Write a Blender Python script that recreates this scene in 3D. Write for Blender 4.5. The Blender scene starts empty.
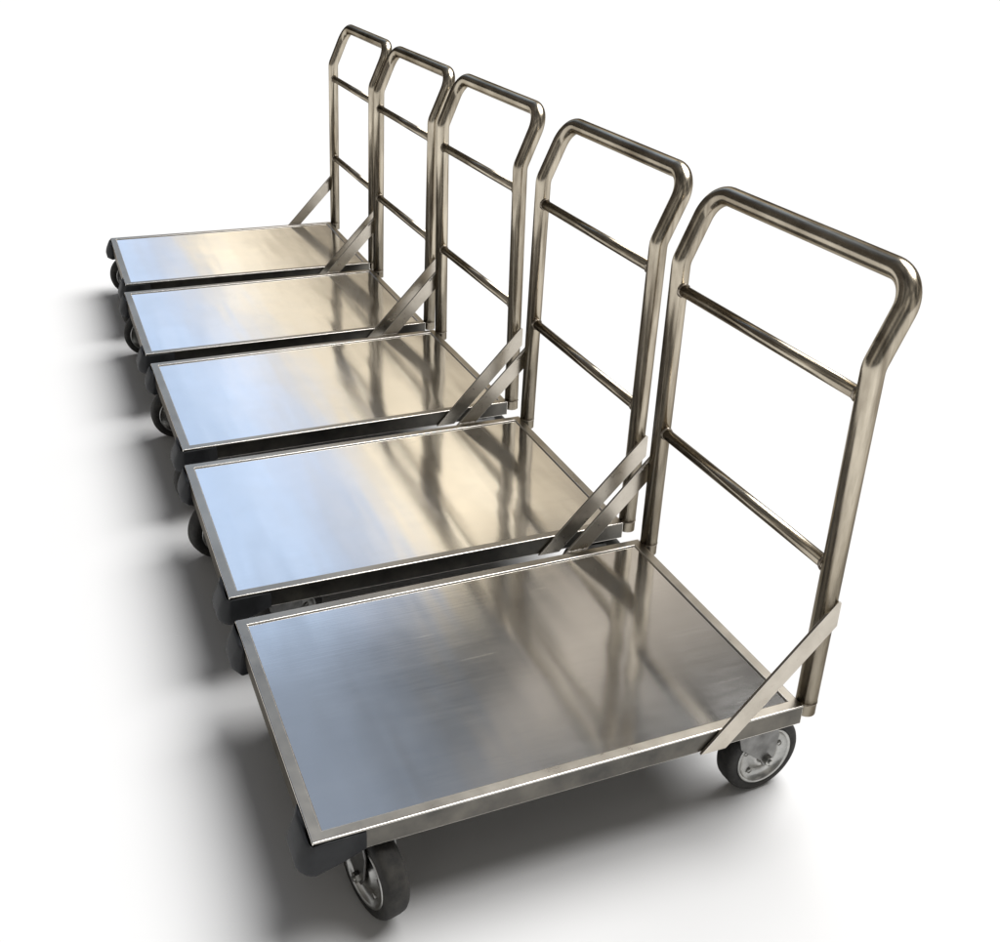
import bpy, bmesh, math, random
from mathutils import Vector, Matrix
random.seed(7)
PI = math.pi
sc = bpy.context.scene
COL = sc.collection
L = 0.90            # deck length
H = 0.21            # deck rim above the floor
TR = 0.0190         # push handle tube radius

# ------------------------------------------------------------ node helpers
def mat(name):
    m = bpy.data.materials.new(name); m.use_nodes = True
    nt = m.node_tree
    return m, nt, nt.nodes['Principled BSDF']
def N(nt, t, **kw):
    n = nt.nodes.new(t)
    for k, v in kw.items():
        if k in n.inputs: n.inputs[k].default_value = v
        else: setattr(n, k, v)
    return n
def ramp(nt, stops, interp='LINEAR'):
    r = nt.nodes.new('ShaderNodeValToRGB'); cr = r.color_ramp; cr.interpolation = interp
    while len(cr.elements) < len(stops): cr.elements.new(0.5)
    for e, (p, c) in zip(cr.elements, stops):
        e.position = p
        e.color = (c, c, c, 1) if not isinstance(c, tuple) else (*c, 1)
    return r
def math_node(nt, op, a=None, b=None, c=None):
    n = nt.nodes.new('ShaderNodeMath'); n.operation = op
    for i, v in enumerate((a, b, c)):
        if v is None: continue
        if isinstance(v, (int, float)): n.inputs[i].default_value = v
        else: nt.links.new(v, n.inputs[i])
    return n.outputs[0]
def obj_coords(nt):
    tc = N(nt, 'ShaderNodeTexCoord'); oi = N(nt, 'ShaderNodeObjectInfo')
    return tc.outputs['Object'], math_node(nt, 'MULTIPLY', oi.outputs['Random'], 37.0)
def noise(nt, vec, w, scale, detail=3, rough=.5, sv=(1, 1, 1)):
    mp = N(nt, 'ShaderNodeMapping'); mp.inputs['Scale'].default_value = sv
    nt.links.new(vec, mp.inputs['Vector'])
    n = N(nt, 'ShaderNodeTexNoise', noise_dimensions='4D'); n.inputs['Scale'].default_value = scale
    n.inputs['Detail'].default_value = detail; n.inputs['Roughness'].default_value = rough
    nt.links.new(mp.outputs[0], n.inputs['Vector'])
    if w is not None: nt.links.new(w, n.inputs['W'])
    return n.outputs['Fac']

# ------------------------------------------------------------ materials
def deck_metal():
    m, nt, p = mat('brushed_stainless_sheet')
    vec, w = obj_coords(nt)
    p.inputs['Metallic'].default_value = 1
    cl = noise(nt, vec, w, 3.2, 4, .6)
    r = ramp(nt, [(.3, (.72, .71, .69)), (.7, (.80, .79, .775))]); nt.links.new(cl, r.inputs[0])
    nt.links.new(r.outputs[0], p.inputs['Base Color'])
    g = noise(nt, vec, w, 1.0, 4, .65, (6, 260, 1))
    sm = noise(nt, vec, w, 4.5, 5, .7, (1, 1.6, 1))            # handling smudges and dust
    rr = N(nt, 'ShaderNodeMapRange'); rr.inputs['From Min'].default_value = .3; rr.inputs['From Max'].default_value = .75
    rr.inputs['To Min'].default_value = .09; rr.inputs['To Max'].default_value = .14
    nt.links.new(math_node(nt, 'ADD', math_node(nt, 'MULTIPLY', g, .4), math_node(nt, 'MULTIPLY', sm, .6)), rr.inputs['Value'])
    nt.links.new(rr.outputs[0], p.inputs['Roughness'])
    p.inputs['Anisotropic'].default_value = .68      # brushed lengthwise: reflections smear across the deck
    tg = N(nt, 'ShaderNodeVectorTransform', vector_type='VECTOR', convert_from='OBJECT', convert_to='WORLD'); tg.inputs[0].default_value = (0, 1, 0)
    nt.links.new(tg.outputs[0], p.inputs['Tangent'])
    # shallow oil-canning of the sheet plus the brushed grain
    wv = noise(nt, vec, w, 1.0, 1.6, .5, (5.0, 2.2, 1))
    b1 = N(nt, 'ShaderNodeBump'); b1.inputs['Strength'].default_value = 1; b1.inputs['Distance'].default_value = .0020
    rp = noise(nt, vec, w, 1.0, 1.0, .5, (17, 2.4, 1))          # narrow rolled ripples running across the deck
    nt.links.new(math_node(nt, 'ADD', wv, math_node(nt, 'MULTIPLY', rp, .30)), b1.inputs['Height'])
    b2 = N(nt, 'ShaderNodeBump'); b2.inputs['Strength'].default_value = .05; b2.inputs['Distance'].default_value = .0006
    sx = noise(nt, vec, w, 1.0, 1, .5, (9, 420, 1)); sk = N(nt, 'ShaderNodeMapRange'); sk.inputs['From Min'].default_value = .74; sk.inputs['From Max'].default_value = .80
    nt.links.new(sx, sk.inputs['Value'])                       # sparse scratches along the grain
    nt.links.new(math_node(nt, 'SUBTRACT', g, math_node(nt, 'MULTIPLY', sk.outputs[0], .9)), b2.inputs['Height']); nt.links.new(b1.outputs[0], b2.inputs['Normal'])
    nt.links.new(b2.outputs[0], p.inputs['Normal'])
    return m
def worn_metal(name, c0, c1, rmin, rmax, edge=.45, sc_=18, sv=(1, 1, 1), bump=.0006):
    m, nt, p = mat(name)
    vec, w = obj_coords(nt)
    p.inputs['Metallic'].default_value = 1
    p.inputs['Specular Tint'].default_value = (edge, edge * .95, edge * .88, 1)
    f = noise(nt, vec, w, sc_, 5, .6, sv)
    r = ramp(nt, [(.32, c0), (.68, c1)]); nt.links.new(f, r.inputs[0]); nt.links.new(r.outputs[0], p.inputs['Base Color'])
    g = noise(nt, vec, w, sc_ * 4, 4, .6, sv)
    rr = N(nt, 'ShaderNodeMapRange'); rr.inputs['To Min'].default_value = rmin; rr.inputs['To Max'].default_value = rmax
    nt.links.new(g, rr.inputs['Value']); nt.links.new(rr.outputs[0], p.inputs['Roughness'])
    b = N(nt, 'ShaderNodeBump'); b.inputs['Strength'].default_value = .5; b.inputs['Distance'].default_value = bump
    nt.links.new(g, b.inputs['Height']); nt.links.new(b.outputs[0], p.inputs['Normal'])
    return m
def plain(name, c0, c1, rough, sc_=30, metallic=0, bump=.0008):
    m, nt, p = mat(name)
    vec, w = obj_coords(nt)
    p.inputs['Metallic'].default_value = metallic; p.inputs['Roughness'].default_value = rough
    f = noise(nt, vec, w, sc_, 5, .65)
    r = ramp(nt, [(.35, c0), (.68, c1)]); nt.links.new(f, r.inputs[0]); nt.links.new(r.outputs[0], p.inputs['Base Color'])
    b = N(nt, 'ShaderNodeBump'); b.inputs['Strength'].default_value = .5; b.inputs['Distance'].default_value = bump
    nt.links.new(f, b.inputs['Height']); nt.links.new(b.outputs[0], p.inputs['Normal'])
    return m
M_DECK = deck_metal()
M_TUBE = worn_metal('brushed_steel_tube', (.25, .212, .160), (.69, .62, .50), .16, .28, .35, 60, (1, .12, .10), .0003)
M_FRAME = worn_metal('darkened_frame_steel', (.10, .098, .092), (.20, .188, .165), .28, .42, .5, 14)  # frame sides darkened in colour, in place of dark ground reflected in them
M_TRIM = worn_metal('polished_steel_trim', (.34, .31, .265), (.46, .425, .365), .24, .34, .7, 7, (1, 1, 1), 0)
M_EDGE = worn_metal('painted_edge_highlight', (.74, .71, .66), (.88, .85, .80), .18, .26, .9, 12, (1, 1, 1), 0)  # paler bevel colour that paints the highlight along rims and braces
M_BRACE = worn_metal('steel_flat_bar', (.48, .44, .375), (.68, .63, .55), .22, .36, .5, 14)
M_ZINC = worn_metal('zinc_plated_steel', (.13, .13, .128), (.25, .25, .245), .25, .42, .7, 40)
M_UNDER = plain('darkened_deck_underside', (.02, .02, .021), (.035, .034, .033), .8, 12)  # near-black so the underside bounces little light into the shadow below
M_HUB = worn_metal('pressed_zinc_wheel_centre', (.34, .34, .33), (.52, .52, .50), .25, .36, .7, 40)
M_WELD = worn_metal('heat_tinted_weld', (.16, .13, .10), (.50, .45, .38), .25, .40, .6, 120)
M_RUBBER = plain('black_rubber', (.012, .013, .015), (.028, .030, .034), .55, 60)
M_TREAD = plain('dusty_rubber_tyre', (.012, .012, .012), (.045, .042, .036), .75, 45, 0, .0015)
M_BUMP = plain('dark_grey_rubber_bumper', (.006, .007, .009), (.013, .015, .018), .6, 35)

# ------------------------------------------------------------ mesh helpers
def link(name, bm, m, parent=None, smooth=True, bevel=0, seg=2, ang=35, bmat=-1):
    me = bpy.data.meshes.new(name); bmesh.ops.recalc_face_normals(bm, faces=bm.faces); bm.to_mesh(me); bm.free()
    for mm in (m if isinstance(m, (list, tuple)) else [m]): me.materials.append(mm)
    for p in me.polygons: p.use_smooth = smooth
    o = bpy.data.objects.new(name, me); COL.objects.link(o)
    if parent: o.parent = parent
    if bevel:
        b = o.modifiers.new('bevel', 'BEVEL'); b.width = bevel; b.segments = seg; b.limit_method = 'ANGLE'
        b.angle_limit = math.radians(ang); b.harden_normals = True; b.material = bmat
    return o
def box(bm, a, b, mi=0):
    vs = [bm.verts.new((x, y, z)) for x in (a[0], b[0]) for y in (a[1], b[1]) for z in (a[2], b[2])]
    for f in ((0, 1, 3, 2), (4, 6, 7, 5), (0, 4, 5, 1), (2, 3, 7, 6), (0, 2, 6, 4), (1, 5, 7, 3)):
        bm.faces.new([vs[i] for i in f]).material_index = mi
def tube(bm, path, r, n=28, caps=True, mi=0):
    path = [Vector(p) for p in path]
    rings = []; t0 = (path[1] - path[0]).normalized()
    up = Vector((0, 1, 0)) if abs(t0.y) < .9 else Vector((1, 0, 0))
    u = t0.cross(up).normalized()
    for i, p in enumerate(path):
        if i == 0: t = path[1] - p
        elif i == len(path) - 1: t = p - path[i - 1]
        else: t = (path[i + 1] - p).normalized() + (p - path[i - 1]).normalized()
        t.normalize()
        u = (u - t * u.dot(t)).normalized(); v = t.cross(u)
        rr = r[i] if isinstance(r, (list, tuple)) else r
        rings.append([bm.verts.new(p + (u * math.cos(2 * PI * k / n) + v * math.sin(2 * PI * k / n)) * rr) for k in range(n)])
    for a, b in zip(rings, rings[1:]):
        for k in range(n):
            bm.faces.new((a[k], a[(k + 1) % n], b[(k + 1) % n], b[k])).material_index = mi
    if caps:
        bm.faces.new(rings[0][::-1]).material_index = mi; bm.faces.new(rings[-1]).material_index = mi
def rounded(pts, radii, seg=12):
    """polyline with its inner corners replaced by arcs"""
    pts = [Vector(p) for p in pts]; out = [pts[0]]
    for i in range(1, len(pts) - 1):
        a, b, c = pts[i - 1], pts[i], pts[i + 1]; r = radii[i - 1]
        d1 = (a - b).normalized(); d2 = (c - b).normalized(); th = d1.angle(d2)
        t = r / math.tan(th / 2)
        p1 = b + d1 * t; p2 = b + d2 * t
        cen = b + (d1 + d2).normalized() * (r / math.sin(th / 2))
        v1 = p1 - cen; v2 = p2 - cen; A = v1.angle(v2)
        for k in range(seg + 1):
            s = k / seg
            out.append(cen + (v1 * math.sin((1 - s) * A) + v2 * math.sin(s * A)) / math.sin(A))
    out.append(pts[-1]); return out
def lathe(bm, prof, axis='y', n=48, cen=(0, 0, 0), mi=0, closed=True):
    """prof: list of (offset along axis, radius)"""
    cen = Vector(cen); rings = []
    for (o, r) in prof:
        ring = []
        for k in range(n):
            c, s = math.cos(2 * PI * k / n) * r, math.sin(2 * PI * k / n) * r
            q = {'y': (c, o, s), 'z': (c, s, o), 'x': (o, c, s)}[axis]
            ring.append(bm.verts.new(cen + Vector(q)))
        rings.append(ring)
    prs = list(zip(rings, rings[1:])) + ([(rings[-1], rings[0])] if closed else [])
    for a, b in prs:
        for k in range(n):
            bm.faces.new((a[k], a[(k + 1) % n], b[(k + 1) % n], b[k])).material_index = mi
    if not closed:
        bm.faces.new(rings[0][::-1]).material_index = mi; bm.faces.new(rings[-1]).material_index = mi
def prism(bm, poly, y0, y1, mi=0):
    """polygon in xz extruded along y"""
    a = [bm.verts.new((x, y0, z)) for x, z in poly]; b = [bm.verts.new((x, y1, z)) for x, z in poly]
    n = len(poly); bm.faces.new(a).material_index = mi; bm.faces.new(b[::-1]).material_index = mi
    for k in range(n): bm.faces.new((a[k], b[k], b[(k + 1) % n], a[(k + 1) % n])).material_index = mi
def weld(bm, c, axis, r, t=.0035, mi=1):
    """lumpy weld bead ring round a joint"""
    axis = Vector(axis).normalized(); up = Vector((0, 0, 1)) if abs(axis.z) < .8 else Vector((1, 0, 0))
    u = axis.cross(up).normalized(); v = axis.cross(u); n = 30; k2 = 8; rings = []
    for i in range(n):
        a = 2 * PI * i / n; d = u * math.cos(a) + v * math.sin(a); tt = t * random.uniform(.75, 1.2)
        rings.append([bm.verts.new(Vector(c) + d * (r + tt * .9 * math.cos(2 * PI * j / k2)) + axis * tt * math.sin(2 * PI * j / k2)) for j in range(k2)])
    for i in range(n):
        a, b = rings[i], rings[(i + 1) % n]
        for j in range(k2): bm.faces.new((a[j], a[(j + 1) % k2], b[(j + 1) % k2], b[j])).material_index = mi

# ------------------------------------------------------------ caster (origin: pivot on the frame underside)
def caster(parent, x, y, ang, swivel=True, trail=.05):
    """fork and plate; tyre, wheel hub and axle bolt are its sub-parts. ang = heading of the wheel from the pivot"""
    ca, sa = math.cos(ang), math.sin(ang)
    zf = H - .0405; zc = .080; wr = .080; hw = .021
    bm = bmesh.new()
    rot = Matrix.Rotation(ang, 4, 'Z')
    box(bm, (-.045, -.040, zf - .005), (.045, .040, zf))                       # mounting plate
    for bx_ in (-.034, .034):
        for by_ in (-.029, .029): lathe(bm, [(zf - .011, .0055), (zf - .005, .0055)], 'z', 6, (bx_, by_, 0), closed=False)
    first = len(bm.verts)
    if swivel: lathe(bm, [(zf - .017, .020), (zf - .015, .029), (zf - .008, .031), (zf - .005, .027)], 'z', 32, closed=False)
    # fork crown and legs
    top = zf - .016
    for s in (-1, 1):
        y0, y1 = s * (hw + .005), s * (hw + .009)
        poly = [(-.028, top), (trail + .012, top), (trail + .020, top - .022), (trail + .016, zc + .004), (trail + .008, zc - .014),
                (trail - .008, zc - .014), (trail - .016, zc + .002), (-.020, top - .030)]
        prism(bm, poly, y0, y1)
    box(bm, (-.028, -hw - .009, top - .002), (trail * .35, hw + .009, top + .003))
    bm.verts.ensure_lookup_table()
    for v in bm.verts[first:]: v.co = rot @ v.co
    f = link('caster', bm, M_ZINC, parent, False, .0012, 2)
    f.location = (x, y, 0)
    def sub(name, b, m, **k):
        for v in b.verts: v.co = rot @ v.co
        return link(name, b, m, f, **k)
    c = (trail, 0, zc)
    b = bmesh.new()     # tyre: rounded shoulders, a faintly worn tread
    pr = [(-hw, .058), (-hw, wr - .008), (-hw + .002, wr - .004), (-hw + .006, wr - .001), (-.008, wr), (.008, wr), (hw - .006, wr - .001),
          (hw - .002, wr - .004), (hw, wr - .008), (hw, .058)]
    lathe(b, pr, 'y', 72, c)
    sub('tyre', b, M_TREAD, ang=50)
    b = bmesh.new()     # pressed wheel centre with a bright lip
    pr = [(-hw - .001, .0595), (-hw - .002, .057), (-hw + .001, .054), (-hw + .007, .050), (-hw + .008, .030), (-hw + .001, .024), (-hw - .002, .010),
          (hw + .002, .010), (hw - .001, .024), (hw - .008, .030), (hw - .007, .050), (hw - .001, .054), (hw + .002, .057), (hw + .001, .0595)]
    lathe(b, pr, 'y', 56, c)
    for s in (-1, 1):
        for k in range(5):
            a = k * 2 * PI / 5 + .3
            lathe(b, [(s * (hw - .009), .005), (s * (hw - .005), .005)], 'y', 12, (c[0] + .040 * math.cos(a), 0, c[2] + .040 * math.sin(a)), closed=False)
    sub('wheel_hub', b, M_HUB)
    b = bmesh.new()
    lathe(b, [(-hw - .020, .0045), (hw + .018, .0045)], 'y', 16, c, closed=False)
    lathe(b, [(-hw - .0165, .0095), (-hw - .009, .0095)], 'y', 6, c, closed=False)
    lathe(b, [(hw + .009, .0095), (hw + .0155, .0095)], 'y', 6, c, closed=False)
    sub('axle_bolt', b, M_HUB, smooth=False)
    return f

# ------------------------------------------------------------ corner bumper
def bumper(parent, s, W):
    """rubber guard wrapped round a front corner under the rim; s = +1 far side, -1 near side"""
    out = .030; ya = W / 2
    # plan outline, outer side: from the side face round the corner onto the front face
    def outline(off):
        pts = [(.085, ya + .0018), (.045, ya + .0022)]
        cx_, cy_, rx, ry = .004, ya - .022, .010 + off, .0245 + max(0, off) * .25
        for k in range(13):
            a = PI / 2 + k / 12 * PI / 2
            pts.append((cx_ + rx * math.cos(a), cy_ + ry * math.sin(a)))
        pts += [(cx_ - rx, ya - .070), (cx_ - rx * .55, ya - .090)]
        return pts
    levels = [(-.005, .000), (-.008, .003), (-.018, .008), (-.032, .014), (-.043, .017), (-.051, .018), (-.057, .017), (-.061, .013), (-.063, .007)]
    bm = bmesh.new(); rings = []
    for z, off in levels:
        o = outline(off)
        # below the frame the guard turns in under it
        ring = [bm.verts.new((x, s * y, H + z - (0 if x < .02 else (.0 if z > -.03 else -(x - .02) * .42 * min(1, -z / .07))))) for x, y in o]
        rings.append(ring)
    inn = []
    for z, _ in (levels[0], levels[-1]):
        y_in = ya - .03 if z < -.03 else ya + .0005
        x_in = .03 if z < -.03 else -.0005
        o = [(.083, y_in), (.045, y_in)] + [(x_in, y_in)] * 13 + [(x_in, ya - .075), (x_in, ya - .090)]
        inn.append([bm.verts.new((x, s * y, H + z - (0 if x < .02 else (0 if z > -.03 else -(x - .02) * .42 * min(1, -z / .07))))) for x, y in o])
    chain = [inn[0]] + rings + [inn[1]]
    for a, b in zip(chain, chain[1:]):
        for k in range(len(a) - 1): bm.faces.new((a[k], a[k + 1], b[k + 1], b[k]))
    bm.faces.new([c[0] for c in chain]); bm.faces.new([c[-1] for c in chain][::-1])
    bmesh.ops.remove_doubles(bm, verts=bm.verts, dist=.0002)
    return link('corner_bumper', bm, M_BUMP, parent)

# ------------------------------------------------------------ one cart
Hb, DX, DZ, CU, CL, IU, XU, RC = .6573, .0594, .1389, .5993, .2786, .0158, .0181, .0558
def cart(label, x, y, yaw, W, hx, hy, dhb, front, rear):
    root = bpy.data.objects.new('platform_cart', None); COL.objects.link(root)
    root.location = (x, y, 0); root.rotation_euler = (0, 0, yaw)
    root['label'] = label; root['category'] = 'platform cart'; root['group'] = 'platform carts parked side by side in a row'
    ya = W / 2; fw = .021; dp = .040
    # frame: four mitred bars of square section
    bm = bmesh.new()
    o = [(0, -ya), (L, -ya), (L, ya), (0, ya)]; i_ = [(fw, -ya + fw), (L - fw, -ya + fw), (L - fw, ya - fw), (fw, ya - fw)]
    V = {}
    for nm, pts, z in (('ot', o, H), ('it', i_, H), ('ob', o, H - dp), ('ib', i_, H - dp)):
        V[nm] = [bm.verts.new((px, py, z)) for px, py in pts]
    for k in range(4):
        j = (k + 1) % 4
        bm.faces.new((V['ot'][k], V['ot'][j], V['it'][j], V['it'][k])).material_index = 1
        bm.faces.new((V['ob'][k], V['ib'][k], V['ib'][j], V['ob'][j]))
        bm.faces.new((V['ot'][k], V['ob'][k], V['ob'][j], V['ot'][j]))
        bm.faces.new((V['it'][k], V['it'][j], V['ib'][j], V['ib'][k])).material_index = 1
    for cx_ in (.30, .60):   # cross members under the deck
        box(bm, (cx_ - .015, -ya + fw + .001, H - .034), (cx_ + .015, ya - fw - .001, H - .006))
    link('frame', bm, [M_FRAME, M_TRIM, M_EDGE], root, False, .0020, 3, bmat=2)
    # deck plate, a hair above the rim with turned-down edges
    bm = bmesh.new()
    e = fw - .0012
    box(bm, (e, -ya + e, H - .0065), (L - e, ya - e, H - .0030))
    for f in bm.faces:
        if all(v.co.z < H - .006 for v in f.verts): f.material_index = 1
    link('deck_plate', bm, [M_DECK, M_UNDER], root, False, .0016, 3)
    # corner weld beads
    # push handle
    xu = L + XU; yu = ya - IU; hb = Hb + dhb
    def P(px, py, z): return (px + hx * z, py + hy * z, z + H)
    pts = [P(xu, yu, -dp + .013), P(xu, yu, hb), P(xu + DX, yu, hb + DZ), P(xu + DX, -yu, hb + DZ), P(xu, -yu, hb), P(xu, -yu, -dp + .013)]
    bm = bmesh.new(); tube(bm, rounded(pts, [.05, RC, RC, .05], 14), TR, 36)
    for s in (1, -1):
        weld(bm, P(xu, s * yu, -.002), (0, 0, 1), TR - .0012, .0022)
    link('push_handle', bm, [M_TUBE, M_WELD], root, True, 0)
    for z in (CU, CL):
        bm = bmesh.new(); a, b = Vector(P(xu, yu - TR + .004, z)), Vector(P(xu, -yu + TR - .004, z))
        tube(bm, [a, b], .0120, 24)
        weld(bm, a + Vector((0, -.005, 0)), (0, 1, 0), .0120, .0036); weld(bm, b + Vector((0, .005, 0)), (0, 1, 0), .0120, .0036)
        link('crossbar', bm, [M_TUBE, M_WELD], root)
    # diagonal flat bar braces outside the frame
    for s in (1, -1):
        bm = bmesh.new(); g = .0012
        zt = .222; xt = xu + TR - .003 + hx * zt
        xb = .685; wv = .052
        poly = [(xb, -dp), (xt - .006, zt), (xt, zt - .004), (xt, zt - wv), (xb + wv * .98, -dp)]
        prism(bm, [(px, pz + H) for px, pz in poly], s * (ya + g), s * (ya + g + .0055))
        def bead(p, q):      # irregular weld run between two points in xz
            n_ = 26; p, q = Vector((p[0], s * (ya + g + .001), p[1] + H)), Vector((q[0], s * (ya + g + .001), q[1] + H))
            tube(bm, [p.lerp(q, k / n_) for k in range(n_ + 1)], [random.uniform(.0020, .0036) for k in range(n_ + 1)], 8, mi=2)
        bead((xt - .050, zt - .055), (xt - .012, zt - .010)); bead((xb + .006, -dp + .001), (xb + wv * .9, -dp + .001)); bead((xb + .040, .0005), (xb + .085, .0005))
        link('brace', bm, [M_BRACE, M_EDGE, M_WELD], root, False, .0012, 2, bmat=1)
    for s in (1, -1): bumper(root, s, W)
    for s, ang in zip((1, -1), front): caster(root, .100, s * (ya - .078), ang, trail=.040)
    for s, ang in zip((1, -1), rear): caster(root, .812, s * (ya - .050), ang, trail=.046)
    return root

R = math.radians
carts = [
 ('steel platform cart nearest the camera, its near-side casters in full view', 0, 0, 0, .5846, -.0082, -.0124, -.0025, (R(10), R(-76)), (R(4), R(3))),
 ('steel platform cart directly behind the nearest one, second from the camera', .0054, .6634, -.0072, .5874, .0093, .0024, .0005, (R(200), R(20)), (R(10), R(-6))),
 ('steel platform cart in the middle of the row of five', .0140, 1.3289, .0064, .5835, -.0105, .0099, .0044, (R(182), R(185)), (R(0), R(12))),
 ('steel platform cart fourth from the camera, standing directly in front of the farthest one', .0082, 1.9875, -.0025, .5853, .0038, .0003, -.0001, (R(176), R(10)), (R(0), R(8))),
 ('steel platform cart farthest from the camera, smallest in view', .0253, 2.6545, -.011, .5854, .0055, 0, -.0022, (R(184), R(188)), (R(0), R(0))),
]
for c in carts: cart(*c)

# ------------------------------------------------------------ floor
bm = bmesh.new()
S = 400
vs = [bm.verts.new(p) for p in ((-S, -S, 0), (S, -S, 0), (S, S, 0), (-S, S, 0))]; bm.faces.new(vs)
m, nt, p = mat('matt_white_floor')
tc = N(nt, 'ShaderNodeTexCoord')
n = N(nt, 'ShaderNodeTexNoise'); n.inputs['Scale'].default_value = 1.5; nt.links.new(tc.outputs['Object'], n.inputs['Vector'])
r = ramp(nt, [(.3, (.765, .77, .775)), (.7, (.785, .79, .795))]); nt.links.new(n.outputs['Fac'], r.inputs[0]); nt.links.new(r.outputs[0], p.inputs['Base Color'])
p.inputs['Roughness'].default_value = 1; p.inputs['Specular IOR Level'].default_value = 0
fl = link('floor', bm, m, None, False); fl['kind'] = 'structure'

# ------------------------------------------------------------ world: soft procedural surroundings (blue sky on the left, warm facade on the right)
w = bpy.data.worlds.new('World'); sc.world = w; w.use_nodes = True
nt = w.node_tree; bg = nt.nodes['Background']
tc = N(nt, 'ShaderNodeTexCoord'); sp = N(nt, 'ShaderNodeSeparateXYZ'); nt.links.new(tc.outputs['Generated'], sp.inputs[0])
zc = math_node(nt, 'MAXIMUM', sp.outputs['Z'], .06)
u = math_node(nt, 'DIVIDE', sp.outputs['X'], zc); v = math_node(nt, 'DIVIDE', sp.outputs['Y'], zc)
cmb = N(nt, 'ShaderNodeCombineXYZ'); nt.links.new(math_node(nt, 'MULTIPLY', u, 6.0), cmb.inputs[0]); nt.links.new(math_node(nt, 'MULTIPLY', v, .7), cmb.inputs[1])
nz = N(nt, 'ShaderNodeTexNoise'); nz.inputs['Scale'].default_value = 1; nz.inputs['Detail'].default_value = 2; nt.links.new(cmb.outputs[0], nz.inputs['Vector'])
far = N(nt, 'ShaderNodeMapRange'); far.inputs['From Min'].default_value = 2.1; far.inputs['From Max'].default_value = 2.9
far.inputs['To Min'].default_value = -.035; far.inputs['To Max'].default_value = .06; nt.links.new(v, far.inputs['Value'])
uu = math_node(nt, 'ADD', math_node(nt, 'ADD', u, far.outputs[0]), math_node(nt, 'MULTIPLY', math_node(nt, 'SUBTRACT', nz.outputs['Fac'], .5), .05))
t = N(nt, 'ShaderNodeMapRange'); t.inputs['From Min'].default_value = -1; t.inputs['From Max'].default_value = 2
nt.links.new(uu, t.inputs['Value'])
def U(x): return (x + 1) / 3
main = ramp(nt, [(U(-.9), (.10, .09, .08)), (U(-.25), (.10, .11, .14)), (U(.02), (.60, .80, 1.14)), (U(.30), (.72, .90, 1.20)), (U(.40), (.80, .92, 1.16)), (U(.485), (.84, .90, 1.02)), (U(.51), (1.15, .99, .74)), (U(.55), (.90, .79, .60)), (U(.575), (1.8, 1.6, 1.25)), (U(.595), (1.8, 1.6, 1.25)),
                 (U(.615), (.85, .70, .49)), (U(.66), (.95, .83, .63)), (U(.675), (1.8, 1.62, 1.3)), (U(.695), (1.8, 1.62, 1.3)), (U(.715), (.80, .67, .48)), (U(.76), (.62, .53, .40)), (U(.80), (1.1, .95, .72)), (U(.83), (.50, .42, .31)), (U(.90), (.34, .29, .22)), (U(1.1), (.20, .17, .13)), (U(1.8), (.25, .21, .16))])
nt.links.new(t.outputs[0], main.inputs[0])  # pale bands in this ramp stand in for bright streaks on the decks
high = ramp(nt, [(U(-.9), (.10, .09, .08)), (U(-.2), (.10, .11, .13)), (U(.05), (.33, .39, .50)), (U(.22), (.31, .37, .47)), (U(.38), (.14, .16, .19)), (U(.50), (.045, .05, .055)), (U(.72), (.035, .035, .035)), (U(1.2), (.06, .055, .05))])
nt.links.new(t.outputs[0], high.inputs[0])
# how high up: v large = low over the horizon ahead
tv = N(nt, 'ShaderNodeMapRange'); tv.inputs['From Min'].default_value = 1.26; tv.inputs['From Max'].default_value = 1.36; tv.interpolation_type = 'SMOOTHSTEP'
us = N(nt, 'ShaderNodeMapRange'); us.inputs['From Min'].default_value = .50; us.inputs['From Max'].default_value = .70; us.inputs['To Max'].default_value = .11; nt.links.new(u, us.inputs['Value'])
nt.links.new(math_node(nt, 'SUBTRACT', v, us.outputs[0]), tv.inputs['Value'])
mx = N(nt, 'ShaderNodeMix', data_type='RGBA'); nt.links.new(tv.outputs[0], mx.inputs[0])
# a warm streak of thin fanned rays, added as sheen for the nearest deck
du = math_node(nt, 'SUBTRACT', u, .33); dv = math_node(nt, 'SUBTRACT', v, .86)
sa = math_node(nt, 'ADD', math_node(nt, 'MULTIPLY', du, .81), math_node(nt, 'MULTIPLY', dv, .585))
sd = math_node(nt, 'SUBTRACT', math_node(nt, 'MULTIPLY', dv, .81), math_node(nt, 'MULTIPLY', du, .585))
ratio = math_node(nt, 'DIVIDE', sd, math_node(nt, 'MAXIMUM', sa, .08))
g = math_node(nt, 'POWER', 2.718, math_node(nt, 'MULTIPLY', math_node(nt, 'POWER', math_node(nt, 'ABSOLUTE', ratio), 2.0), -22.0))
fn = N(nt, 'ShaderNodeTexNoise', noise_dimensions='1D'); fn.inputs['Scale'].default_value = 9; fn.inputs['Detail'].default_value = 2
nt.links.new(ratio, fn.inputs['W'])
fr = N(nt, 'ShaderNodeMapRange'); fr.inputs['From Min'].default_value = .35; fr.inputs['From Max'].default_value = .7; nt.links.new(fn.outputs['Fac'], fr.inputs['Value'])
ln = N(nt, 'ShaderNodeMapRange'); ln.inputs['From Min'].default_value = .0; ln.inputs['From Max'].default_value = .40; nt.links.new(sa, ln.inputs['Value'])
amt = math_node(nt, 'MULTIPLY', math_node(nt, 'MULTIPLY', g, math_node(nt, 'ADD', math_node(nt, 'MULTIPLY', fr.outputs[0], .7), .3)), ln.outputs[0])
st = N(nt, 'ShaderNodeVectorMath', operation='SCALE'); st.inputs[0].default_value = (1.0, .89, .76); nt.links.new(amt, st.inputs['Scale'])
ad = N(nt, 'ShaderNodeVectorMath', operation='ADD'); nt.links.new(high.outputs[0], ad.inputs[0]); nt.links.new(st.outputs[0], ad.inputs[1])
nt.links.new(ad.outputs[0], mx.inputs[6])
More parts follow.
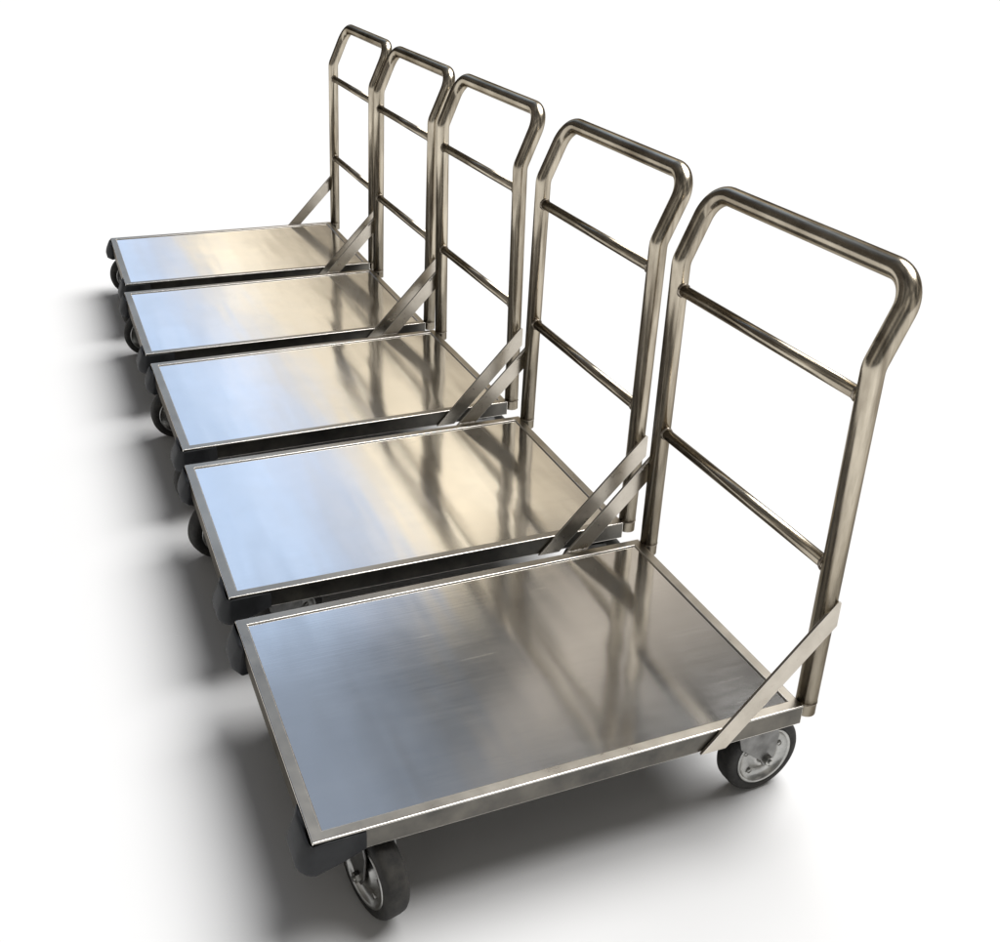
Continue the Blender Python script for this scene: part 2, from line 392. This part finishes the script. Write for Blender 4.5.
# fine streaks painted into the surroundings, to show as reflections on the decks
c2 = N(nt, 'ShaderNodeCombineXYZ'); nt.links.new(math_node(nt, 'MULTIPLY', u, 16.0), c2.inputs[0]); nt.links.new(math_node(nt, 'MULTIPLY', v, 1.1), c2.inputs[1])
n2 = N(nt, 'ShaderNodeTexNoise'); n2.inputs['Scale'].default_value = 1; n2.inputs['Detail'].default_value = 3; nt.links.new(c2.outputs[0], n2.inputs['Vector'])
k2 = N(nt, 'ShaderNodeMapRange'); k2.inputs['From Min'].default_value = .35; k2.inputs['From Max'].default_value = .70; k2.inputs['To Min'].default_value = .82; k2.inputs['To Max'].default_value = 1.3
nt.links.new(n2.outputs['Fac'], k2.inputs['Value'])
ms = N(nt, 'ShaderNodeVectorMath', operation='SCALE'); nt.links.new(main.outputs[0], ms.inputs[0]); nt.links.new(k2.outputs[0], ms.inputs['Scale'])
# the lowest few degrees ahead are dimmed to deepen the shadow under the carts
lo = N(nt, 'ShaderNodeMapRange'); lo.inputs['From Min'].default_value = 4.2; lo.inputs['From Max'].default_value = 6.5; lo.inputs['To Min'].default_value = 1; lo.inputs['To Max'].default_value = .22
nt.links.new(v, lo.inputs['Value'])
ms2 = N(nt, 'ShaderNodeVectorMath', operation='SCALE'); nt.links.new(ms.outputs[0], ms2.inputs[0]); nt.links.new(lo.outputs[0], ms2.inputs['Scale'])
nt.links.new(ms2.outputs[0], mx.inputs[7])
# overhead and behind the camera: dimmed for deep shadows, paler patches added for tube highlights
tb = N(nt, 'ShaderNodeMapRange'); tb.inputs['From Min'].default_value = .3; tb.inputs['From Max'].default_value = .88; nt.links.new(v, tb.inputs['Value'])
bn = N(nt, 'ShaderNodeTexNoise'); bn.inputs['Scale'].default_value = 2.6; bn.inputs['Detail'].default_value = 2; nt.links.new(tc.outputs['Generated'], bn.inputs['Vector'])
back = ramp(nt, [(.42, (.032, .033, .034)), (.54, (.20, .19, .18)), (.66, (.66, .63, .58))]); nt.links.new(bn.outputs['Fac'], back.inputs[0])
mb = N(nt, 'ShaderNodeMix', data_type='RGBA'); nt.links.new(tb.outputs[0], mb.inputs[0]); nt.links.new(back.outputs[0], mb.inputs[6]); nt.links.new(mx.outputs[2], mb.inputs[7])
nt.links.new(mb.outputs[2], bg.inputs['Color']); bg.inputs['Strength'].default_value = 1.0
w.cycles.sampling_method = 'AUTOMATIC'

# ------------------------------------------------------------ key light
sun = bpy.data.lights.new('key_light', 'SUN'); sun.energy = 4.15; sun.angle = R(46); sun.color = (1, .99, .98)
so = bpy.data.objects.new('key_light', sun); COL.objects.link(so)
d = Vector((.58, .17, 1.0)).normalized()          # towards the light
so.rotation_euler = d.to_track_quat('Z', 'Y').to_euler()

# ------------------------------------------------------------ camera
cam = bpy.data.cameras.new('camera'); co = bpy.data.objects.new('camera', cam); COL.objects.link(co)
co.location = (-.2823, -1.4946, 1.312 + H); co.rotation_euler = (1.1512, -.0306, -.3819)
cam.sensor_width = 36; cam.lens = 1100.06 * 36 / 1000
cam.shift_x = (500 - 463.07) / 1000; cam.shift_y = (380.05 - 471) / 1000
cam.clip_start = .05; cam.clip_end = 2000
sc.camera = co
sc.view_settings.view_transform = 'Standard'; sc.view_settings.look = 'None'; sc.view_settings.exposure = 0; sc.view_settings.gamma = 1
sc.cycles.max_bounces = 8
